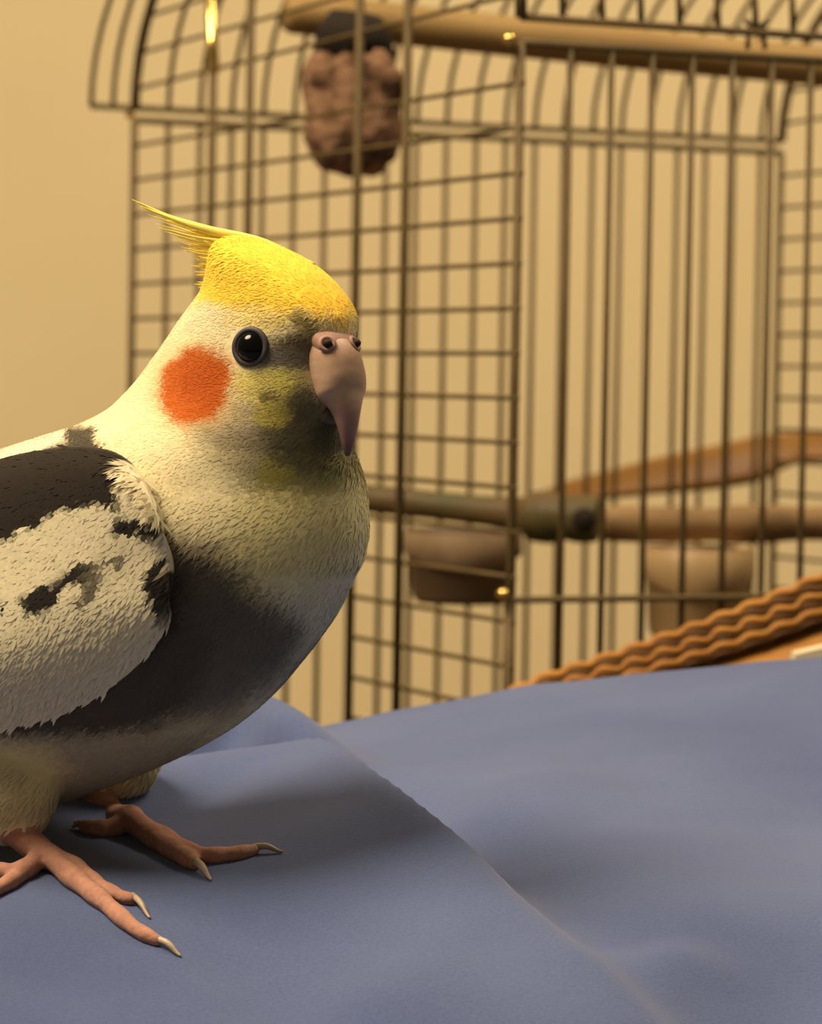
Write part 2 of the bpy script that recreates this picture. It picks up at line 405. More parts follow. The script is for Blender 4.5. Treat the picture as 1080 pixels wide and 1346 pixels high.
# ------------------------------------------------------------------ things inside the cage
def dowel(P, r, n=16, wob=0.0, seg=60, seed=1):
    C = catmull(P, seg); t = np.linspace(0, 1, seg)
    R = np.asarray(np.interp(t, np.linspace(0, 1, len(r)), r)) if np.ndim(r) else np.full(seg, r)
    R = R*(1+wob*vnoise(np.stack([t*9, t*0], 1), seed))
    ends = np.ones(seg); ends[0] = ends[-1] = 0.82
    V, F = tube_geo(C, R*ends, n)
    if wob: V = V+wob*0.0018*np.stack([vnoise(V*160, seed+k) for k in range(3)], 1)
    return V, F
V, F = dowel([at(374, 16, 1.375), at(600, 40, 1.39), at(850, 66, 1.41), at(1090, 88, 1.43), at(1300, 108, 1.445)], 0.0083)
tag(mesh_obj('perch', V, F, M['perch'], origin=V.mean(0)), 'smooth tan wooden perch high in the cage above the hanging block', 'perch', 'perches in the cage')
# mineral block hanging below the upper perch
bc = at(463, 143, 1.365)
mb = empty('mineral_block', bc, 'pitted reddish brown mineral block hanging below the upper perch', 'bird treat')
V, F = ellipsoid_geo((0, 0, 0), (1, 1, 1), 64, 44)
sg = lambda a, p: np.sign(a)*np.abs(a)**p
V = np.stack([sg(V[:, 0], .7)*0.0198, sg(V[:, 1], .7)*0.0185, sg(V[:, 2], .62)*0.0262], 1)
nrm = V/np.linalg.norm(V, axis=1)[:, None]
V = V+nrm*(0.0016*vnoise(V*110, 4)+0.0010*vnoise(V*260, 8)-0.0016*sstep(0.25, 0.7, vnoise(V*150, 12)))[:, None]
mesh_obj('block', V+bc, F, M['mineral'], mb)
tube('hanging_collar', [bc+np.array([0, 0, .021]), bc+np.array([0, 0, .030]), bc+np.array([0.001, 0, .0375])], [.0165, .0150, .0105], M['hole'], mb, 16)
# lower branch, dark green, with a bored end
V, F = dowel([at(395, 645, 1.40), at(492, 656, 1.385), at(660, 674, 1.365), at(708, 679, 1.358), at(745, 680, 1.352), at(786, 684, 1.348)],
             [.0056, .0056, .0061, .0072, .0098, .0100, .0095, .0085], 18, 0.10, 80, 3)
gb = empty('green_branch', V.mean(0), 'dark green knotty branch perch with a bored hole at its end', 'perch', 'perches in the cage')
mesh_obj('branch', V, F, M['green'], gb)
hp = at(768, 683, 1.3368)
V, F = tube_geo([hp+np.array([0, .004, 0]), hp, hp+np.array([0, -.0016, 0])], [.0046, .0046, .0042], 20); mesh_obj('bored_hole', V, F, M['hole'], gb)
V, F = dowel([at(789, 688, 1.372), at(900, 690, 1.38), at(1000, 689, 1.39), at(1090, 688, 1.40), at(1250, 686, 1.42)], [.0066, .0070, .0075, .0068, .0073, .0068], 18, 0.10, 70, 9)
tag(mesh_obj('tan_branch', V, F, M['branch'], origin=V.mean(0)), 'rough tan branch perch running right from the bored green branch', 'perch', 'perches in the cage')
def cup(c, r, h, body, upper_mat, label, name):
    e = empty(name, c, label, 'cup', 'feeding cups in the cage')
    prof = [(0.001, 0), (r*.80, 0), (r*.90, h*.08), (r, h*.95), (r*1.05, h*.97), (r*1.05, h), (r*.96, h), (r*.93, h*.9), (r*.3, h*.82), (0.001, h*.82)]
    mesh_obj('cup_body', *lathe_geo(prof, c, 36), body, e)
    V, F = lathe_geo([(r*1.02, h*.55), (r*1.075, h*.58), (r*1.075, h*.96), (r*1.02, h*.985)], c, 36)
    # band scoops towards the front; on the brown cup its paler tone paints light
    th = np.arctan2(V[:, 1]-c[1], V[:, 0]-c[0]); low = np.tile(np.array([1, 1, 0, 0], float)[:, None], (1, 36)).ravel()
    V[:, 2] += low*h*0.10*np.cos((th+math.pi/2)*2)*-1
    mesh_obj('cup_band', V, F, upper_mat, e)
c = at(607, 792, 1.335); cup(c, 0.0215, 0.0285, M['cupdark'], M['cuplit'], 'grey brown feeding cup with its lit upper part painted paler below the green branch', 'feeding_cup')
c = at(915, 838, 1.37); cup(c, 0.0215, 0.0365, M['cuptan'], M['cuptan'], 'pale tan feeding cup below the tan branch', 'feeding_cup')

# ------------------------------------------------------------------ rail behind the cage, braided basket rim in front
top = [(640, 668), (700, 650), (745, 632), (800, 618), (860, 602), (940, 585), (1000, 572), (1040, 569), (1090, 568), (1300, 572)]
bot = [(640, 672), (700, 664), (745, 660), (800, 656), (860, 650), (940, 643), (1000, 632), (1040, 612), (1090, 606), (1300, 608)]
A = catmull(at(np.array(top)[:, 0], np.array(top)[:, 1], np.linspace(1.66, 1.74, len(top))), 50)
B = catmull(at(np.array(bot)[:, 0], np.array(bot)[:, 1], np.linspace(1.64, 1.72, len(bot))), 50)
arm = empty('chair_arm', (*(A.mean(0)[:2]), 0), 'tapering amber wooden chair arm behind the cage', 'chair')
V = []; F = []; nn = 14
for a, b_ in zip(A, B):
    mid = (a+b_)/2; hv = (a-b_)/2; dp = np.array([0.1, 1, 0])*0.020
    for j in range(nn):
        th = 2*math.pi*j/nn; cth, sth = math.cos(th), math.sin(th)
        V.append(mid+hv*sg(cth, .5)+dp*sg(sth, .5))
for i in range(49):
    for j in range(nn):
        k = (j+1) % nn; F.append((i*nn+j, i*nn+k, (i+1)*nn+k, (i+1)*nn+j))
F.append(tuple(range(nn))[::-1]); F.append(tuple(49*nn+j for j in range(nn)))
mesh_obj('arm_rest', V, F, M['rail'], arm)
pa = (A[-4]+B[-4])/2
tube('arm_post', [(pa[0], pa[1], pa[2]-0.002), (pa[0], pa[1], pa[2]-0.25), (pa[0]+.01, pa[1], 0.0)], [.018, .016, .014], M['rail'], arm, 12)

YB = 1.085
bk = empty('woven_basket', (0.17, YB, 0), 'orange brown basket with wavy braided rim slanting up before the cage', 'basket')
def strand(pts, r, mat, amp, wl, ph, name, Y=YB, r2=None):
    q = np.array(pts, float); P = at(q[:, 0], q[:, 1], np.full(len(q), Y)); C = catmull(P, 220)
    s = np.concatenate([[0], np.cumsum(np.linalg.norm(np.diff(C, axis=0), axis=1))])
    T = np.gradient(C, axis=0); T /= np.linalg.norm(T, axis=1)[:, None]
    up = np.cross(np.array([0, -1., 0]), T)*-1
    up = np.where(up[:, 2:3] < 0, -up, up)
    w = np.sin(2*math.pi*s/wl+ph)
    C = C+up*(amp*w)[:, None]+np.array([0, 1, 0])*(amp*0.6*np.cos(2*math.pi*s/wl+ph))[:, None]
    return tube(name, C, r, mat, bk, 8, r2)
line = [(600, 952), (700, 903), (780, 876), (860, 849), (940, 820), (1010, 793), (1080, 763), (1180, 715), (1300, 660)]
def off(d, e=0.0): return [(x, y+d+e*(x-700)/380) for x, y in line]
WL = 0.0098
strand(off(-5), .0017, M['orange'], .0006, WL, 0.4, 'braid_strand')
strand(off(3, 3), .0014, M['orangedark'], .0009, WL, 0.6, 'braid_strand', YB-.0006)
strand(off(10, 8), .0016, M['orange'], .0008, WL, 0.8, 'braid_strand', YB-.0012)
strand(off(16, 13), .0013, M['orangedark'], .0008, WL, 1.0, 'braid_strand', YB-.0014)
strand(off(22, 18), .0016, M['orange'], .0005, WL, 1.2, 'braid_strand', YB-.002)
strand(off(27, 24), .0011, M['orangedark'], .0002, WL, 1.3, 'braid_strand', YB-.0022)
def band(up, lo, Y, th, mat, name, dy=-.012):
    U = catmull(at(np.array(up)[:, 0], np.array(up)[:, 1], np.full(len(up), Y)), 60); Lw = catmull(at(np.array(lo)[:, 0], np.array(lo)[:, 1], np.full(len(lo), Y+dy)), 60)
    V = []; F = []
    for a, b_ in zip(U, Lw):
        for t, d in ((0, 0), (.33, -.003), (.66, -.003), (1, 0)): V.append(a+(b_-a)*t+np.array([0, d, 0]))
        for t in (1, .66, .33, 0): V.append(a+(b_-a)*t+np.array([0, th, 0]))
    for i in range(59):
        for j in range(8):
            k = (j+1) % 8; F.append((i*8+j, i*8+k, (i+1)*8+k, (i+1)*8+j))
    F.append(tuple(range(8))[::-1]); F.append(tuple(59*8+j for j in range(8)))
    return mesh_obj(name, V, F, mat, bk)
band(off(-4), off(31, 28), YB+.004, .006, M['orangedark'], 'rim_backing', 0.0)
band(off(30, 27), [(x, y+75+60*(x-700)/380) for x, y in line], YB+.0015, .006, M['orange'], 'rim_band')
b0 = at(760, 1000, YB+.01); b1 = at(1260, 820, YB+.01)
V, F = box_geo(lambda x, y, z: np.array([x, y, z]), (b0[0]-.02, YB+.006, 0.0), (b1[0]+.02, YB+.02, CZ-0.125)); mesh_obj('basket_side', V, F, M['orange'], bk, smooth=False)
P = [at(1046, 860, 1.03), at(1110, 845, 1.03), at(1110, 905, 1.03), at(1036, 905, 1.03)]
# folded pale napkin between basket and cloth
nv = []
for yy in (0, .012):
    for p in P: nv.append(p+np.array([0, yy, 0]))
lo = CZ-0.2
nv = np.array(nv)
napkin = mesh_obj('folded_paper', nv, [(0, 1, 2, 3), (7, 6, 5, 4), (0, 4, 5, 1), (1, 5, 6, 2), (2, 6, 7, 3), (3, 7, 4, 0)], M['paper'], smooth=False)
tag(napkin, 'pale folded paper peeking between the cloth and the basket', 'paper')

# ------------------------------------------------------------------ the cockatiel
TB = math.radians(25)
def axis_center(px, py):
    d = ray(px, py); tn = math.tan(TB)
    Y = (0.75-0.069*tn)/(1+d[..., 0]*tn)
    return CAM+d*Y[..., None]
#        y    xl    xr   b(mm)
ROWS = [(309, 308, 330, 2.0), (313, 294, 345, 5.0), (322, 282, 368, 8.2), (340, 274, 404, 11.3), (360, 270, 431, 13.0), (380, 264, 450, 14.0), (400, 250, 464, 14.8),
        (420, 234, 471, 15.2), (440, 220, 470, 15.4), (460, 206, 464, 15.6), (480, 191, 459, 15.8), (500, 176, 456, 16.2), (520, 158, 455, 16.8), (540, 137, 456, 18.0),
        (560, 100, 459, 19.6), (580, 40, 464, 21.6), (600, -20, 473, 23.8), (620, -70, 480, 25.8), (640, -110, 484, 27.5), (680, -170, 487, 30.0), (710, -205, 484, 31.2),
        (745, -240, 470, 32.0), (785, -272, 451, 32.5), (820, -295, 428, 32.5), (850, -312, 405, 32.2), (890, -328, 371, 31.2), (930, -338, 326, 29.5), (960, -340, 280, 27.2),
        (985, -336, 232, 24.8), (1010, -326, 176, 21.5), (1035, -308, 112, 17.5), (1053, -284, 60, 13.0), (1063, -255, 8, 8.5), (1069, -220, -50, 4.5), (1072, -170, -110, 1.5)]
RW = np.array(ROWS, float)
ys = np.concatenate([np.linspace(309, 330, 24), np.linspace(331, 1050, 300), np.linspace(1051, 1072, 22)])
xl = pchip(RW[:, 0], RW[:, 1], ys); xr = pchip(RW[:, 0], RW[:, 2], ys); bb = pchip(RW[:, 0], RW[:, 3], ys)/1000
xc = (xl+xr)/2; C = axis_center(xc, ys); yaw = np.radians(25+19*(1-sstep(500, 640, ys)))
hw = (xr-xl)/2/FPX*C[:, 1]
bb = np.minimum(bb, hw/np.sin(yaw)*0.8)
aa = np.sqrt(np.maximum(hw**2-(bb*np.sin(yaw))**2, 1e-9))/np.cos(yaw)
ZROW = C[:, 2]
FR = np.stack([np.cos(yaw), -np.sin(yaw), 0*yaw], 1); RR = np.stack([-np.sin(yaw), -np.cos(yaw), 0*yaw], 1)
nth = 160; th = np.arange(nth)*2*np.pi/nth
V = C[:, None]+aa[:, None, None]*np.cos(th)[None, :, None]*FR[:, None]+bb[:, None, None]*np.sin(th)[None, :, None]*RR[:, None]
nr = len(ys); V = V.reshape(-1, 3)
F = [(i*nth+j, (i+1)*nth+j, (i+1)*nth+(j+1) % nth, i*nth+(j+1) % nth) for i in range(nr-1) for j in range(nth)]
F.append(tuple(range(nth))); F.append(tuple((nr-1)*nth+j for j in range(nth))[::-1])
geos = [(V, F)]
zs_ = ZROW[::-1]
def rowi(z, arr): 
    return np.interp(z, zs_, arr[::-1])
def row_frame(z):
    c = np.stack([rowi(z, C[:, k]) for k in range(3)], -1); yw = rowi(z, yaw)
    f = np.stack([np.cos(yw), -np.sin(yw), 0*yw], -1); r = np.stack([-np.sin(yw), -np.cos(yw), 0*yw], -1)
    return c, f, r, rowi(z, aa), rowi(z, bb)
def to_local(P):
    c, f, r, a, b_ = row_frame(P[:, 2]); d = P-c; d = d*np.array([1, 1, 0])
    return (d*f).sum(1), (d*r).sum(1), a, b_
def mirror_pix(P):
    """pixel position of a point, the far side folded onto the side facing the photograph"""
    s, l, a, b_ = to_local(P); c, f, r, _, _ = row_frame(P[:, 2])
    q = c+s[:, None]*f+np.abs(l)[:, None]*r; q[:, 2] = P[:, 2]
    return project(q), l
F25 = np.array([math.cos(TB), -math.sin(TB), 0]); R25 = np.array([-math.sin(TB), -math.cos(TB), 0])

# legs, toes (joined with the body into one skin)
def thigh(px, py, Y, r, m): 
    c = at(px, py, Y); Mx = np.stack([F25, R25, np.array([0, 0, 1.])], 1)
    return ellipsoid_geo(c, r, 28, 18, Mx)
geos.append(thigh(8, 1022, 0.742, (.0125, .0105, .0150), 0))
geos.append(thigh(150, 985, 0.792, (.0115, .0105, .0125), 0))
TOES = []; SKIN = []; CLAWS = []
def limb(P, r, seg=40):
    C_ = catmull(P, seg); R_ = np.interp(np.linspace(0, 1, seg), np.linspace(0, 1, len(r)), r)
    SKIN.append((C_, R_)); geos.append(tube_geo(C_, R_, 14))
def toe(pix, r, claw, start=None):
    r = [q*0.72 for q in r]
    P = [on_cloth(*q) for q in pix]
    P = [p+np.array([0, 0, ri*0.80]) for p, ri in zip(P, r)]
    if start is not None: P = [start]+P; r = [r[0]*1.05]+list(r)
    C_ = catmull(P, 44); t = np.linspace(0, 1, 44); R_ = np.interp(t, np.linspace(0, 1, len(r)), r)
    R_ = R_*(1+0.07*np.sin(t*len(r)*2*math.pi))
    R_[-2:] *= 0.8; SKIN.append((C_, R_)); geos.append(tube_geo(C_, R_, 12))
    tip = C_[-1]; e = on_cloth(*claw); d = (e-tip)*0.85; e = tip+d; e[2] = cloth_z(e[0], e[1]); d = e-tip; L_ = np.linalg.norm(d)
    K = catmull([tip-d*0.25, tip+d*0.30+np.array([0, 0, .0009]), tip+d*0.75+np.array([0, 0, .0004]), e+np.array([0, 0, .0004])], 12)
    CLAWS.append((K, np.interp(np.linspace(0, 1, 12), [0, .4, 1], [R_[-4]*0.62, R_[-4]*0.5, 0.0002])))
# near foot
ak = on_cloth(58, 1140)+np.array([0, 0, .0034])
limb([at(14, 1060, 0.741), at(24, 1092, 0.738), (at(40, 1112, 0.736)+ak)/2, ak], [.0046, .0036, .0031, .0033])
toe([(95, 1165), (135, 1195), (175, 1228), (212, 1246)], [.0034, .0029, .0025, .0018], (242, 1262), ak)
toe([(98, 1150), (128, 1172), (158, 1186), (178, 1190)], [.0030, .0026, .0022, .0018], (200, 1214), ak)
toe([(28, 1156), (-10, 1156), (-60, 1160), (-100, 1162)], [.0032, .0028, .0024, .0018], (-125, 1168), ak)
toe([(40, 1150), (5, 1172), (-30, 1188), (-60, 1196)], [.0028, .0024, .0021, .0018], (-80, 1204), ak)
# far foot
ak2 = on_cloth(172, 1098)+np.array([0, 0, .0036])
limb([at(120, 1022, 0.790), at(126, 1048, 0.786), at(150, 1074, 0.782), ak2], [.0050, .0042, .0034, .0034])
toe([(205, 1115), (235, 1132), (258, 1145)], [.0036, .0031, .0024], (281, 1163), ak2)
toe([(215, 1112), (258, 1132), (300, 1132), (340, 1122)], [.0033, .0028, .0026, .0018], (378, 1122), ak2)
toe([(150, 1098), (125, 1098), (105, 1092)], [.0032, .0028, .0020], (92, 1090), ak2)

V, F = merge(geos)
me = bpy.data.meshes.new('tmp'); me.from_pydata(V.tolist(), [], F)
bm = bmesh.new(); bm.from_mesh(me); bmesh.ops.recalc_face_normals(bm, faces=bm.faces); bm.to_mesh(me); bm.free()
tmp = bpy.data.objects.new('tmp', me); COL.objects.link(tmp)
md = tmp.modifiers.new('r', 'REMESH'); md.mode = 'VOXEL'; md.voxel_size = 0.00062; md.use_smooth_shade = True
m2 = tmp.modifiers.new('s', 'SMOOTH'); m2.iterations = 3; m2.factor = 0.5
dg = bpy.context.evaluated_depsgraph_get(); ev = tmp.evaluated_get(dg)
body_me = bpy.data.meshes.new_from_object(ev)
bpy.data.objects.remove(tmp, do_unlink=True)
BV = np.empty(len(body_me.vertices)*3); body_me.vertices.foreach_get('co', BV); BV = BV.reshape(-1, 3)

def rot(x, y, cx_, cy_, deg):
    a = math.radians(deg); dx, dy = x-cx_, y-cy_; return dx*math.cos(a)+dy*math.sin(a), -dx*math.sin(a)+dy*math.cos(a)
def poly_sd(x, y, pts):
    """signed distance to a polygon in pixels, positive inside"""
    P = np.array(pts, float); n = len(P); d = np.full(x.shape, 1e9); ins = np.zeros(x.shape, bool)
    for i in range(n):
        a, b_ = P[i], P[(i+1) % n]; e = b_-a; t = np.clip(((x-a[0])*e[0]+(y-a[1])*e[1])/(e@e), 0, 1)
        d = np.minimum(d, np.hypot(x-a[0]-t*e[0], y-a[1]-t*e[1]))
        c = ((a[1] > y) != (b_[1] > y)) & (x < (b_[0]-a[0])*(y-a[1])/((b_[1]-a[1]) if b_[1] != a[1] else 1e-9)+a[0]); ins ^= c
    return np.where(ins, d, -d)
class Paint:
    def __init__(s, x, y, base, warp=5, ws=14, seed=1):
        q = np.stack([x, y], 1)
        s.x = x+warp*vnoise(q/ws, seed)+warp*.5*vnoise(q/(ws*.35), seed+5)
        s.y = y+warp*vnoise(q/ws, seed+1)+warp*.5*vnoise(q/(ws*.35), seed+6)
        s.c = np.tile(s2l(base), (len(x), 1))
    def mix(s, m, col): s.c = s.c*(1-m[:, None])+s2l(col)*m[:, None]
    def blob(s, cx_, cy_, rx, ry, col, deg=0, soft=0.35, amt=1.0):
        u, v = rot(s.x, s.y, cx_, cy_, deg); d = np.hypot(u/rx, v/ry); s.mix(amt*(1-sstep(1-soft, 1+soft, d)), col)
    def poly(s, pts, col, soft=12, amt=1.0):
        s.mix(amt*sstep(-soft, soft, poly_sd(s.x, s.y, pts)), col)

def paint_body(P):
    px, l = mirror_pix(P); x, y = px[:, 0], px[:, 1]
    p = Paint(x, y, (240, 226, 178), 4, 12, 2)
    # lower breast and belly
    p.poly([(330, 640), (520, 640), (520, 800), (300, 960), (330, 760)], (226, 216, 172), 40)
    p.poly([(395, 700), (520, 660), (520, 850), (330, 980), (360, 800)], (196, 194, 182), 36, 0.8)  # grey overlay paints in part of the shade on the right breast
    p.poly([(200, 640), (235, 700), (300, 712), (345, 772), (398, 822), (372, 872), (300, 925), (210, 962), (80, 985), (-400, 980), (-400, 640)], (82, 74, 64), 30)
    p.poly([(195, 660), (222, 690), (236, 760), (246, 812), (200, 860), (100, 900), (0, 700)], (46, 42, 38), 14, 0.8)
    p.poly([(330, 790), (400, 800), (385, 872), (300, 935), (250, 930)], (112, 107, 98), 24, 0.8)
    p.poly([(290, 720), (345, 780), (400, 820), (380, 870), (300, 880), (262, 800)], (96, 90, 82), 30, 0.7)
    p.poly([(-400, 965), (80, 965), (200, 965), (300, 945), (240, 1010), (150, 1060), (-400, 1110)], (170, 160, 132), 16)
    p.poly([(-400, 985), (0, 972), (70, 980), (95, 1010), (60, 1060), (-400, 1120)], (220, 206, 150), 22, 0.9)
    # throat and neck
    p.blob(400, 690, 95, 70, (232, 218, 140), -20, .5, .6)
    p.blob(405, 612, 75, 38, (168, 158, 92), -12, .45, .85)
    p.blob(330, 590, 66, 26, (180, 166, 120), 14, .5, .7)
    p.blob(402, 570, 66, 44, (104, 98, 68), 8, .45, .95)
    p.blob(300, 566, 56, 20, (150, 136, 112), 18, .5, .75)
    p.blob(440, 566, 26, 22, (84, 84, 62), 0, .4, .9)
    p.blob(372, 616, 24, 18, (190, 178, 78), 0, .5, .7)
    # crown
    p.poly([(255, 395), (262, 300), (500, 290), (500, 440), (470, 436), (440, 420), (400, 412), (352, 410), (300, 400)], (246, 212, 70), 12)
    p.blob(430, 395, 40, 26, (234, 190, 46), 35, .6, .6)
    # face
    p.blob(352, 418, 50, 14, (246, 222, 120), 0, .6, .7)
    p.blob(392, 462, 42, 26, (112, 100, 74), -8, .4, .95)
    p.blob(372, 470, 30, 15, (122, 114, 104), -10, .45, .8)
    p.blob(404, 424, 20, 10, (130, 112, 52), 40, .5, .85)
    p.blob(412, 446, 22, 16, (108, 96, 70), 0, .5, .7)
    p.blob(352, 508, 42, 24, (222, 206, 112), 10, .4, .95)
    p.blob(385, 500, 24, 14, (214, 200, 104), 0, .4, .9)
    p.blob(362, 542, 26, 17, (206, 190, 92), 0, .4, .9)
    p.blob(357, 518, 13, 7, (116, 102, 66), 10, .4, .9)
    p.blob(402, 528, 20, 24, (112, 104, 74), 0, .45, .85)
    p.blob(318, 540, 22, 14, (170, 150, 108), 0, .5, .6)
    # orange cheek
    p.blob(260, 508, 58, 60, (226, 188, 120), 20, .3, .6)
    p.blob(259, 506, 46, 52, (200, 98, 24), 22, .16)
    p.blob(268, 500, 30, 30, (188, 82, 16), 22, .5, .7)
    # dark shoulder behind the wing
    p.poly([(100, 560), (128, 556), (140, 590), (175, 606), (165, 640), (120, 700), (-400, 900), (-400, 640), (60, 590)], (46, 38, 30), 5, 0.95)
    p.poly([(-200, 600), (20, 584), (95, 556), (90, 578), (60, 592), (-200, 660)], (236, 222, 186), 5)
    # legs
    d = np.full(len(P), 1e9)
    for C_, R_ in SKIN:
        for k in range(0, len(P), 40000):
            Q = P[k:k+40000]; dd = np.sqrt(((Q[:, None]-C_[None])**2).sum(-1))-R_[None]; d[k:k+40000] = np.minimum(d[k:k+40000], dd.min(1))
    zb = rowi(P[:, 2], C[:, 2]); sk = (1-sstep(0.0004, 0.0012, d))*(P[:, 2] < at(20, 1068, 0.74)[2]+ 0.006*(px[:, 0] > 80)+0.004*vnoise(P*500, 3))
    nz_ = vnoise(P*np.array([900, 900, 900]), 11)
    skc = s2l((176, 128, 108))[None]*(1+0.14*nz_[:, None]+0.10*vnoise(P*2200, 12)[:, None])
    p.c = p.c*(1-sk[:, None])+skc*sk[:, None]
    g = 1+0.06*vnoise(P*700, 21)+0.05*vnoise(P*250, 22)
    return np.clip(p.c*g[:, None], 0.002, 1), sk

feet_c = (ak+ak2)/2
bird = empty('cockatiel', (feet_c[0], feet_c[1], cloth_z(feet_c[0], feet_c[1])), 'pied cockatiel with yellow crest and orange cheek standing on blue cloth', 'bird')
org = np.array(bird.location)
bcol, bsk = paint_body(BV)
body_me.vertices.foreach_set('co', (BV-org).ravel()); body_me.name = 'body'
set_col(body_me, bcol); body_me.materials.clear(); body_me.materials.append(M['feather'])
body_me.polygons.foreach_set('use_smooth', [True]*len(body_me.polygons)); body_me.update()
body = bpy.data.objects.new('body', body_me); COL.objects.link(body); body.parent = bird

# wings: padded shells that follow the flank, one on each side
UPE = [(214, 700), (196, 640), (168, 604), (128, 588), (60, 590), (-20, 610), (-120, 668), (-220, 745), (-320, 850), (-420, 945), (-500, 1012)]
LOE = [(220, 790), (222, 815), (206, 846), (176, 880), (140, 908), (95, 932), (40, 950), (-60, 972), (-180, 995), (-330, 1012), (-500, 1022)]
nu, nv_ = 150, 84
def wing_pts():
    U = catmull(np.array(UPE, float), nu); Lw = catmull(np.array(LOE, float), nu)
    v = (1-np.cos(np.linspace(0, math.pi, nv_)))/2; G = U[:, None]*(1-v)[None, :, None]+Lw[:, None]*v[None, :, None]
    # bulge the front edge forward so it is round
    u = np.linspace(0, 1, nu); fr = np.exp(-(u/0.06)**2)
    G[..., 0] += fr[:, None]*12*np.sin(math.pi*v)[None]
    return G, u, v
G, uu, vv = wing_pts()
gpx, gpy = G[..., 0].ravel(), G[..., 1].ravel()
edge = np.minimum(np.minimum(uu[:, None]/0.055, 1), np.minimum(np.minimum(vv[None]/0.10, 1), np.minimum((1-vv[None])/0.13, 1)))
edge = np.sqrt(np.clip(1-(1-edge)**2, 0, 1)).ravel()
thick = (0.0052-0.0022*np.repeat(uu, nv_))*edge
# gentle rolls between feather groups
thick += 0.0009*edge*np.sin(np.tile(vv, nu)*9+np.repeat(uu, nv_)*3)
lat = np.full(len(gpx), 0.030); d = ray(gpx, gpy)
for _ in range(12):
    # intersect the ray with the body-frame surface at lateral 'lat' measured from the local row centre line
    Y = np.full(len(gpx), 0.74) if _ == 0 else Y
    P = CAM+d*Y[:, None]; s, l, a, b_ = to_local(P)
    e = np.clip(1-(s/a)**2, 0.06, 1); want = b_*np.sqrt(e); want = np.maximum(want, 0.006)+thick-0.0006
    Y = Y+(l-want)*0.85
P = CAM+d*Y[:, None]
s, l, a, b_ = to_local(P)
Wn = P.reshape(nu, nv_, 3)
for _ in range(6):
    Wn[1:-1, 1:-1] = (Wn[1:-1, 1:-1]*2+Wn[:-2, 1:-1]+Wn[2:, 1:-1]+Wn[1:-1, :-2]+Wn[1:-1, 2:])/6
P = Wn.reshape(-1, 3)
def paint_wing(x, y):
    p = Paint(x, y, (240, 228, 188), 6, 11, 31)
    p.poly([(300, 560), (300, 596), (165, 612), (160, 662), (120, 655), (60, 680), (0, 712), (-200, 800), (-520, 1000), (-520, 500), (100, 500)], (42, 35, 27), 5)
    p.poly([(40, 500), (130, 545), (120, 575), (40, 588), (-100, 610)], (236, 222, 190), 5, .6)
    for q in (([(150, 690), (168, 668), (188, 676), (178, 698), (160, 706)]), ([(186, 700), (190, 680), (214, 686), (212, 704), (196, 708)]),
              ([(96, 760), (102, 742), (140, 728), (172, 722), (168, 738), (130, 748), (118, 766)]), ([(34, 790), (38, 776), (80, 762), (84, 744), (112, 736), (104, 762), (78, 786), (50, 802)]),
              ([(112, 784), (120, 760), (146, 752), (140, 768), (122, 792)]), ([(-30, 800), (-20, 780), (10, 784), (12, 798), (-8, 812)]),
              ([(196, 748), (214, 730), (232, 760), (236, 800), (216, 806), (200, 780)])):
        p.poly(q, (40, 35, 30), 4)
    p.poly([(150, 700), (205, 705), (215, 722), (180, 745), (120, 790), (100, 790), (120, 740)], (176, 164, 136), 10, .35)
    p.poly([(-200, 880), (60, 860), (180, 830), (230, 800), (210, 850), (120, 930), (-200, 990)], (226, 214, 186), 18, .6)
    return p.c
wc = paint_wing(gpx, gpy)
wc = np.clip(wc*(1+0.05*vnoise(np.stack([gpx/9, gpy/4], 1), 3))[:, None], 0, 1)
inner = []
s, l, a, b_ = to_local(P); c_, f_, r_, _, _ = row_frame(P[:, 2])
Pin = c_+s[:, None]*f_+(l-thick*1.0-0.004)[:, None]*r_; Pin[:, 2] = P[:, 2]
def mirror_w(Q):
    s, l, a, b_ = to_local(Q); c_, f_, r_, _, _ = row_frame(Q[:, 2]); o = c_+s[:, None]*f_-l[:, None]*r_; o[:, 2] = Q[:, 2]; return o
Fw = []
idx = lambda i, j: i*nv_+j
nW = nu*nv_
for i in range(nu-1):
    for j in range(nv_-1):
        Fw.append((idx(i, j), idx(i, j+1), idx(i+1, j+1), idx(i+1, j))); Fw.append((nW+idx(i, j), nW+idx(i+1, j), nW+idx(i+1, j+1), nW+idx(i, j+1)))
per = [idx(0, j) for j in range(nv_)]+[idx(i, nv_-1) for i in range(1, nu)]+[idx(nu-1, j) for j in range(nv_-2, -1, -1)]+[idx(i, 0) for i in range(nu-2, 0, -1)]
for k in range(len(per)):
    a_, b2 = per[k], per[(k+1) % len(per)]; Fw.append((a_, nW+a_, nW+b2, b2))
for mir in (False, True):
    A_, B_ = (mirror_w(P), mirror_w(Pin)) if mir else (P, Pin)
    o = mesh_obj('wing', np.concatenate([A_, B_]), [f[::-1] for f in Fw] if mir else Fw, M['wingm'], bird)
    set_col(o.data, np.concatenate([wc, wc]))
    # long flight feathers along the lower wing, toward the tail
    for k in range(7):
        t0 = 0.42+0.05*k
        i0 = int(t0*nu); j0 = nv_-8-3*k
        root = A_[idx(i0, max(j0, 10))]; tipd = -F25*(0.062+0.004*k)+np.array([0, 0, -0.010+0.002*k])
        side = (R25 if not mir else -R25)
        C_ = catmull([root-side*0.0035, root+tipd*0.5-side*0.004, root+tipd-side*0.009], 14)
        ww = np.interp(np.linspace(0, 1, 14), [0, .2, .7, .92, 1], [.002, .0055, .0055, .0035, .0004])
        Vf, Ff = tube_geo(C_, ww, 8, 0.0007); fo = mesh_obj('flight_feather', Vf, Ff, M['wingm'], o)
        set_col(fo.data, np.tile(s2l((214, 204, 180) if k < 4 else (70, 62, 54)), (len(Vf), 1)))
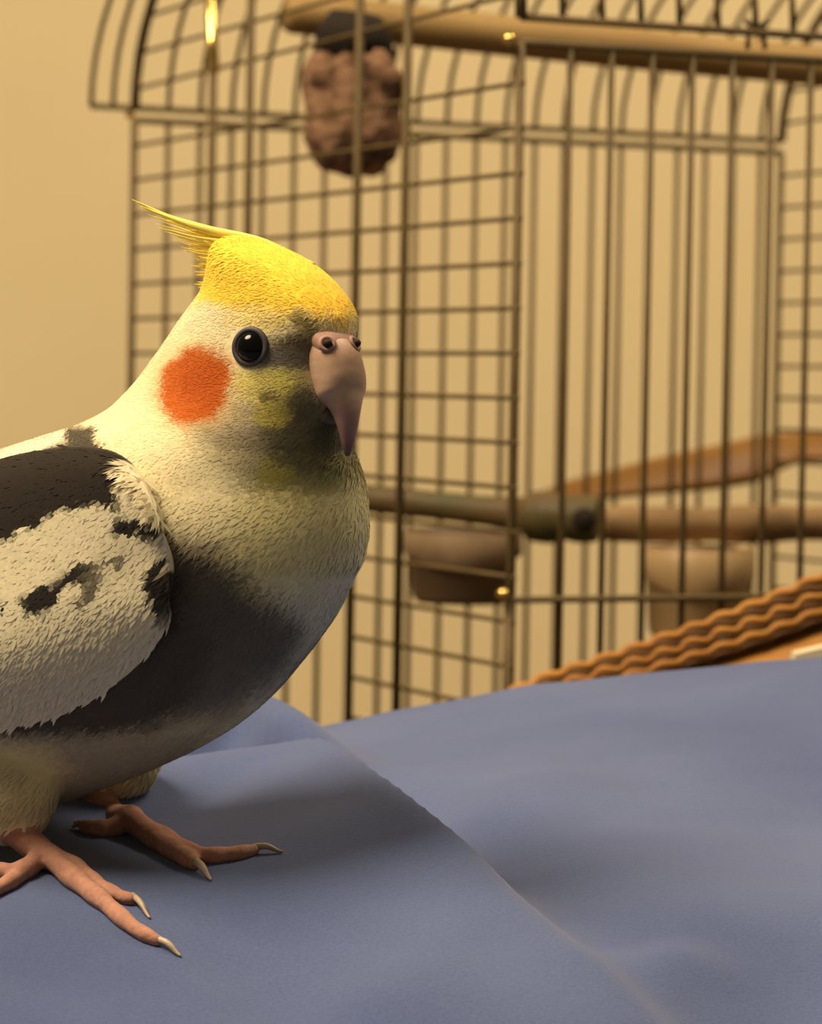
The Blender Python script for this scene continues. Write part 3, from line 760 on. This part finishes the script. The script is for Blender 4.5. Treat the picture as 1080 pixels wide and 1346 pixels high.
# tail
rump = at(-300, 900, 0.79)
rc, rf, rr, ra, rb = row_frame(np.array([rump[2]])); rump = rc[0]-rf[0]*ra[0]*0.80
for k in range(-4, 5):
    ln = 0.135-0.010*abs(k)
    C_ = catmull([rump+R25*0.002*k, rump-F25*ln*0.5+R25*0.0045*k+np.array([0, 0, -.014-.0008*abs(k)]), rump-F25*ln+R25*0.0060*k+np.array([0, 0, -.030-.0010*abs(k)])], 16)
    ww = np.interp(np.linspace(0, 1, 16), [0, .15, .7, .93, 1], [.003, .006, .0065, .004, .0005])
    Vf, Ff = tube_geo(C_, 0.0008, 8, ww); fo = mesh_obj('tail_feather', Vf, Ff, M['wingm'], bird)
    set_col(fo.data, np.tile(s2l((226, 214, 170) if k % 2 else (120, 110, 92)), (len(Vf), 1)))

# eyes on both sides of the head
from mathutils.bvhtree import BVHTree
bvh = BVHTree.FromPolygons([tuple(v) for v in BV.tolist()], [tuple(p.vertices) for p in body_me.polygons])
def hit(px, py):
    d = Vector(ray(np.array(float(px)), np.array(float(py)))); loc, nn_, i_, _ = bvh.ray_cast(Vector(CAM), d.normalized())
    return np.array(loc), np.array(nn_)
ep, en = hit(329, 456)
def mirror_pt(p): return mirror_w(np.array([p]))[0]
for mir in (False, True):
    p0 = mirror_pt(ep) if mir else ep
    hc = row_frame(np.array([p0[2]]))
    n_ = en if not mir else (mirror_pt(ep+en*0.01)-mirror_pt(ep))/0.01
    n_ = n_/np.linalg.norm(n_)
    V, F = ellipsoid_geo(p0-n_*0.0013, (.0036, .0036, .0036), 32, 20); eo = mesh_obj('eye', V, F, M['eye'], bird)
    t1 = np.cross(n_, [0, 0, 1.]); t1 /= np.linalg.norm(t1); t2 = np.cross(n_, t1)
    ths = np.linspace(0, 2*math.pi, 41)[:-1]
    geo = []
    ringV = []; ringF = []
    for i, q in enumerate(ths):
        dr = math.cos(q)*t1+math.sin(q)*t2
        cpt = p0+n_*0.0001+dr*0.0036
        for j in range(8):
            g = 2*math.pi*j/8; ringV.append(cpt+dr*0.0007*math.cos(g)+n_*0.0006*math.sin(g))
    for i in range(40):
        for j in range(8): ringF.append((i*8+j, ((i+1) % 40)*8+j, ((i+1) % 40)*8+(j+1) % 8, i*8+(j+1) % 8))
    mesh_obj('eye_ring', ringV, ringF, M['eyering'], eo)

# beak
zb_ = at(445, 470, 0.725)[2]
hc, hf, hr, ha, hb = row_frame(np.array([zb_])); hc, hf, hr = hc[0], hf[0], hr[0]
def zpix(py): return at(445, py, 0.722)[2]
SF = float(rowi(zpix(480), aa))
def hpt(s, l, py):
    q = hc+hf*s+hr*l; return np.array([q[0], q[1], zpix(py)])
def loft(path, wid, thk, n=24, seg=30):
    Pm = catmull(np.array(path), seg); t = np.linspace(0, 1, seg); k = np.linspace(0, 1, len(path))
    W = pchip(k, wid, t)/1000; Tk = pchip(k, thk, t)/1000
    T = np.gradient(Pm, axis=0); T /= np.linalg.norm(T, axis=1)[:, None]; Nn = np.cross(np.tile(hr, (seg, 1)), T)
    V = []; F = []
    for i in range(seg):
        for j in range(n):
            g = 2*math.pi*j/n; V.append(Pm[i]+hr*W[i]*sg(math.cos(g), .85)+Nn[i]*Tk[i]*sg(math.sin(g), .9))
    for i in range(seg-1):
        for j in range(n): F.append((i*n+j, i*n+(j+1) % n, (i+1)*n+(j+1) % n, (i+1)*n+j))
    F.append(tuple(range(n))[::-1]); F.append(tuple((seg-1)*n+j for j in range(n)))
    return np.array(V), F
mm = 0.001
V, F = loft([hpt(SF-5*mm, 0, 456), hpt(SF-1.6*mm, 0, 472), hpt(SF+0.2*mm, 0, 494), hpt(SF+1.2*mm, 0, 514), hpt(SF+2.2*mm, 0, 529), hpt(SF+2.9*mm, 0, 545), hpt(SF+3.3*mm, 0, 566), hpt(SF+3.4*mm, 0, 598)],
            [5.4, 6.0, 6.2, 6.0, 4.4, 3.1, 2.1, 0.45], [5.0, 5.2, 4.8, 4.0, 3.0, 2.3, 1.6, 0.4], 28, 56)
ub = mesh_obj('upper_beak', V, F, M['beakc'], bird)
tz = (V[:, 2]-zpix(596))/(zpix(456)-zpix(596))
ramp = np.stack([np.interp(tz, [0, .18, .40, .55, 1], c_) for c_ in np.stack([s2l((96, 74, 62)), s2l((150, 112, 104)), s2l((172, 136, 122)), s2l((194, 162, 134)), s2l((186, 150, 124))], 1)], 1)
set_col(ub.data, np.clip(ramp*(1+0.10*vnoise(V*np.array([500, 500, 1500]), 4)+0.14*vnoise(V*260, 14))[:, None], 0, 1))
V, F = loft([hpt(SF-9*mm, 0, 546), hpt(SF-5*mm, 0, 549), hpt(SF-2.2*mm, 0, 546), hpt(SF-0.8*mm, 0, 536)], [4.6, 4.4, 3.4, 1.6], [2.4, 2.4, 2.0, 1.0])
mesh_obj('lower_beak', V, F, M['lowbeak'], bird)
V, F = loft([hpt(SF-6*mm, 0, 444), hpt(SF-2.6*mm, 0, 447), hpt(SF-0.2*mm, 0, 459), hpt(SF+0.6*mm, 0, 474)], [5.4, 5.8, 5.6, 4.2], [2.6, 2.8, 2.6, 1.2])
ce = mesh_obj('cere', V, F, M['cere'], ub)
cb = BVHTree.FromPolygons([tuple(v) for v in V.tolist()], F)
for px_ in (430, 466):
    dd = Vector(ray(np.array(float(px_)), np.array(452.0))).normalized(); h_ = cb.ray_cast(Vector(CAM), dd)
    if h_[0] is not None:
        q = np.array(h_[0]); n_ = np.array(h_[1]); Vn, Fn = ellipsoid_geo(q-n_*0.0004, (.0010, .0010, .0009), 14, 10); mesh_obj('nostril', Vn, Fn, M['nostril'], ub)
        a1 = np.cross(n_, [0, 0, 1.]); a1 /= np.linalg.norm(a1); a2 = np.cross(n_, a1); rv = []; rf_ = []
        for i in range(20):
            dr = math.cos(i*math.pi/10)*a1+math.sin(i*math.pi/10)*a2
            for j in range(6): rv.append(q+dr*(.00145+.00055*math.cos(j*math.pi/3))+n_*.00045*math.sin(j*math.pi/3))
            for j in range(6): rf_.append((i*6+j, ((i+1) % 20)*6+j, ((i+1) % 20)*6+(j+1) % 6, i*6+(j+1) % 6))
        mesh_obj('nostril_rim', rv, rf_, M['cere'], ub)

# claws
for K, R_ in CLAWS:
    V, F = tube_geo(K, R_, 8); mesh_obj('claw', V, F, M['claw'], bird)

# crest feathers
def crest(pts, Y, w, col):
    C_ = catmull([at(*p, Y+0.0012*k) for k, p in enumerate(pts)], 30); t = np.linspace(0, 1, 30)
    W = w*np.interp(t, [0, .2, .6, .85, 1], [.45, 1, .85, .4, .04])
    V, F = tube_geo(C_, W, 8, W*0.45); o = mesh_obj('crest_feather', V, F, M['barb'], bird)
    base = s2l(col); C2 = np.tile(base, (len(V), 1))*(1+0.08*rng.standard_normal((len(V), 1))*0.5); set_col(o.data, np.clip(C2, 0, 1))
hy = float(hc[1])
for i in range(14):                                   # long upper feathers, tips curling up
    L_ = [1.0, .96, .90, .82, .74, .66, .58, .52, .46, .42, .38, .34, .30, .26][i]; d0 = 2.0*i*0.55
    e = rng.uniform(-.003, .003)
    tip = (318-148*L_+rng.uniform(-4, 4), 311-49*L_**1.35+d0); m2_ = (322-100*L_, 310-25*L_+d0); m1_ = (325-52*L_, 309-8*L_+d0*.8)
    C5 = [(405+rng.uniform(-20, 10), 352+rng.uniform(-4, 6)), (345, 318+d0*.5), m1_, m2_, tip]
    crest(C5, hy+e, .00085+.0003*(L_ < .6), (252, 226, 84) if i % 3 else (250, 232, 120))
for i in range(18):                                   # loose pale wisps below the long feathers
    f = i/17; tip = (196+64*f+rng.uniform(-6, 6), 284+58*f+rng.uniform(-4, 4)); e = rng.uniform(-.004, .003)
    crest([(360, 330+14*f), (318, 316+26*f), (296-4*f, 309+36*f), ((tip[0]+296)/2, (tip[1]+309+36*f)/2+3), tip], hy+e, .00042, (246, 226, 116))
for i in range(24):                                   # shorter fringe at the back of the crown
    f = i/23; e = rng.uniform(-.005, .003)
    tip = (250+14*f+rng.uniform(-12, 12), 308+66*f+rng.uniform(-4, 4)+4)
    crest([(395-50*f+rng.uniform(-15, 10), 348+14*f), (335-10*f, 322+34*f), (300-6*f, 314+52*f), (282-4*f, 314+60*f+3), tip], hy+e, .0008, (252, 226, 90) if i % 3 else (248, 232, 130))

# plumage: short barbs laid over body and wings, one mesh for each
def plumage(name, TV, TF, colfn, cnt, Lr, Wr, parent, mask=None, lift=(0.0, 0.022), seed=5, side=None):
    g = np.random.default_rng(seed)
    a_, b_, c_ = TV[TF[:, 0]], TV[TF[:, 1]], TV[TF[:, 2]]
    nr_ = np.cross(b_-a_, c_-a_); ar = np.linalg.norm(nr_, axis=1); 
    if mask is not None: ar = ar*mask
    pick = g.choice(len(TF), cnt, p=ar/ar.sum()); r1 = np.sqrt(g.random(cnt)); r2 = g.random(cnt)
    p = (1-r1)[:, None]*a_[pick]+(r1*(1-r2))[:, None]*b_[pick]+(r1*r2)[:, None]*c_[pick]
    n_ = nr_[pick]/(np.linalg.norm(nr_[pick], axis=1)[:, None]+1e-15)
    if side is not None: n_ = n_*0.62+side*0.38; p = p+n_*0.00025; n_ /= np.linalg.norm(n_, axis=1)[:, None]
    s, l, _, _ = to_local(p); _, f_, _, _, _ = row_frame(p[:, 2])
    px, _ = mirror_pix(p); head = 1-sstep(520, 640, px[:, 1])
    flow = -f_*(0.95)+np.array([0, 0, -1.])*(0.35+0.45*(1-head))[:, None]
    flow = flow+0.22*g.standard_normal((cnt, 3)); flow = flow-n_*(flow*n_).sum(1)[:, None]; flow /= np.linalg.norm(flow, axis=1)[:, None]+1e-12
    sd = np.cross(n_, flow)
    Ls = (Lr[0]*head+Lr[1]*(1-head))*g.uniform(.7, 1.3, cnt); Ws = (Wr[0]*head+Wr[1]*(1-head))*g.uniform(.7, 1.3, cnt)
    lf = g.uniform(lift[0], lift[1], cnt)*Ls
    R_c = (0.017*head+0.034*(1-head)) if side is None else 0.05
    sg1 = (Ls*.55)**2/(2*R_c); sg2 = Ls**2/(2*R_c)
    q = np.stack([p-n_*0.0002-sd*Ws[:, None]*.35, p-n_*0.0002+sd*Ws[:, None]*.35, p+flow*(Ls*.55)[:, None]+sd*(Ws*.5)[:, None]+n_*(lf*.8-sg1+.00008)[:, None],
                  p+flow*(Ls*.55)[:, None]-sd*(Ws*.5)[:, None]+n_*(lf*.8-sg1+.00008)[:, None], p+flow*Ls[:, None]+n_*(lf*.9-sg2+.00008)[:, None]], 1)
    col = colfn(p, pick)*(1+0.04*g.standard_normal(cnt))[:, None]
    me = bpy.data.meshes.new(name); nv2 = cnt*5; me.vertices.add(nv2); me.vertices.foreach_set('co', (q.reshape(-1, 3)-org).ravel())
    base = np.arange(cnt)*5
    lp = np.stack([base+3, base+2, base+1, base, base+4, base+2, base+3], 1).ravel()
    me.loops.add(cnt*7); me.loops.foreach_set('vertex_index', lp)
    me.polygons.add(cnt*2); st = np.stack([np.arange(cnt)*7, np.arange(cnt)*7+4], 1).ravel(); me.polygons.foreach_set('loop_start', st)
    me.update(calc_edges=True); me.validate()
    me.polygons.foreach_set('use_smooth', [True]*len(me.polygons))
    me.normals_split_custom_set_from_vertices(np.repeat(n_, 5, 0).tolist())
    set_col(me, np.clip(np.repeat(col, 5, 0), 0.002, 1)); me.materials.append(M['barb'])
    o = bpy.data.objects.new(name, me); COL.objects.link(o); o.parent = parent
    o.location = Vector(org)-wloc(parent)
    o['kind'] = 'stuff'; return o
body_me.calc_loop_triangles()
TF = np.empty(len(body_me.loop_triangles)*3, int); body_me.loop_triangles.foreach_get('vertices', TF); TF = TF.reshape(-1, 3)
cen = BV[TF].mean(1); cpx, _ = mirror_pix(cen)
mask = (bsk[TF].max(1) < 0.05).astype(float)
mask *= (np.hypot(cpx[:, 0]-329, cpx[:, 1]-456) > 30)
mask *= 1+1.5*(cpx[:, 1] < 640)
mask *= (cen[:, 2] > at(20, 1080, 0.74)[2])
plumage('plumage', BV, TF, lambda p, k: paint_body(p)[0], 110000, (.0019, .0038), (.0003, .0006), bird, mask)
wq = np.array([f for f in [(idx(i, j), idx(i, j+1), idx(i+1, j+1), idx(i+1, j)) for i in range(nu-1) for j in range(nv_-1)]])
wt = np.concatenate([wq[:, [0, 1, 2]], wq[:, [0, 2, 3]]])
nn_ = np.cross(P[wt[:, 1]]-P[wt[:, 0]], P[wt[:, 2]]-P[wt[:, 0]])
if (nn_*R25).sum(1).mean() < 0: wt = wt[:, ::-1]
wmask = ((edge[wt].min(1) > 0.4) & (np.repeat(uu, nv_)[wt].min(1) > 0.045)).astype(float)
plumage('plumage', P, wt, lambda p, k: paint_wing(*project(p).T), 22000, (.003, .0042), (.0006, .0008), bird, wmask, (0.0, 0.012), 8, R25)
Pm = mirror_w(P)
plumage('plumage', Pm, wt[:, ::-1], lambda p, k: paint_wing(*mirror_pix(p)[0].T), 9000, (.003, .0045), (.0007, .0009), bird, wmask, (0.0, 0.02), 9, -R25)
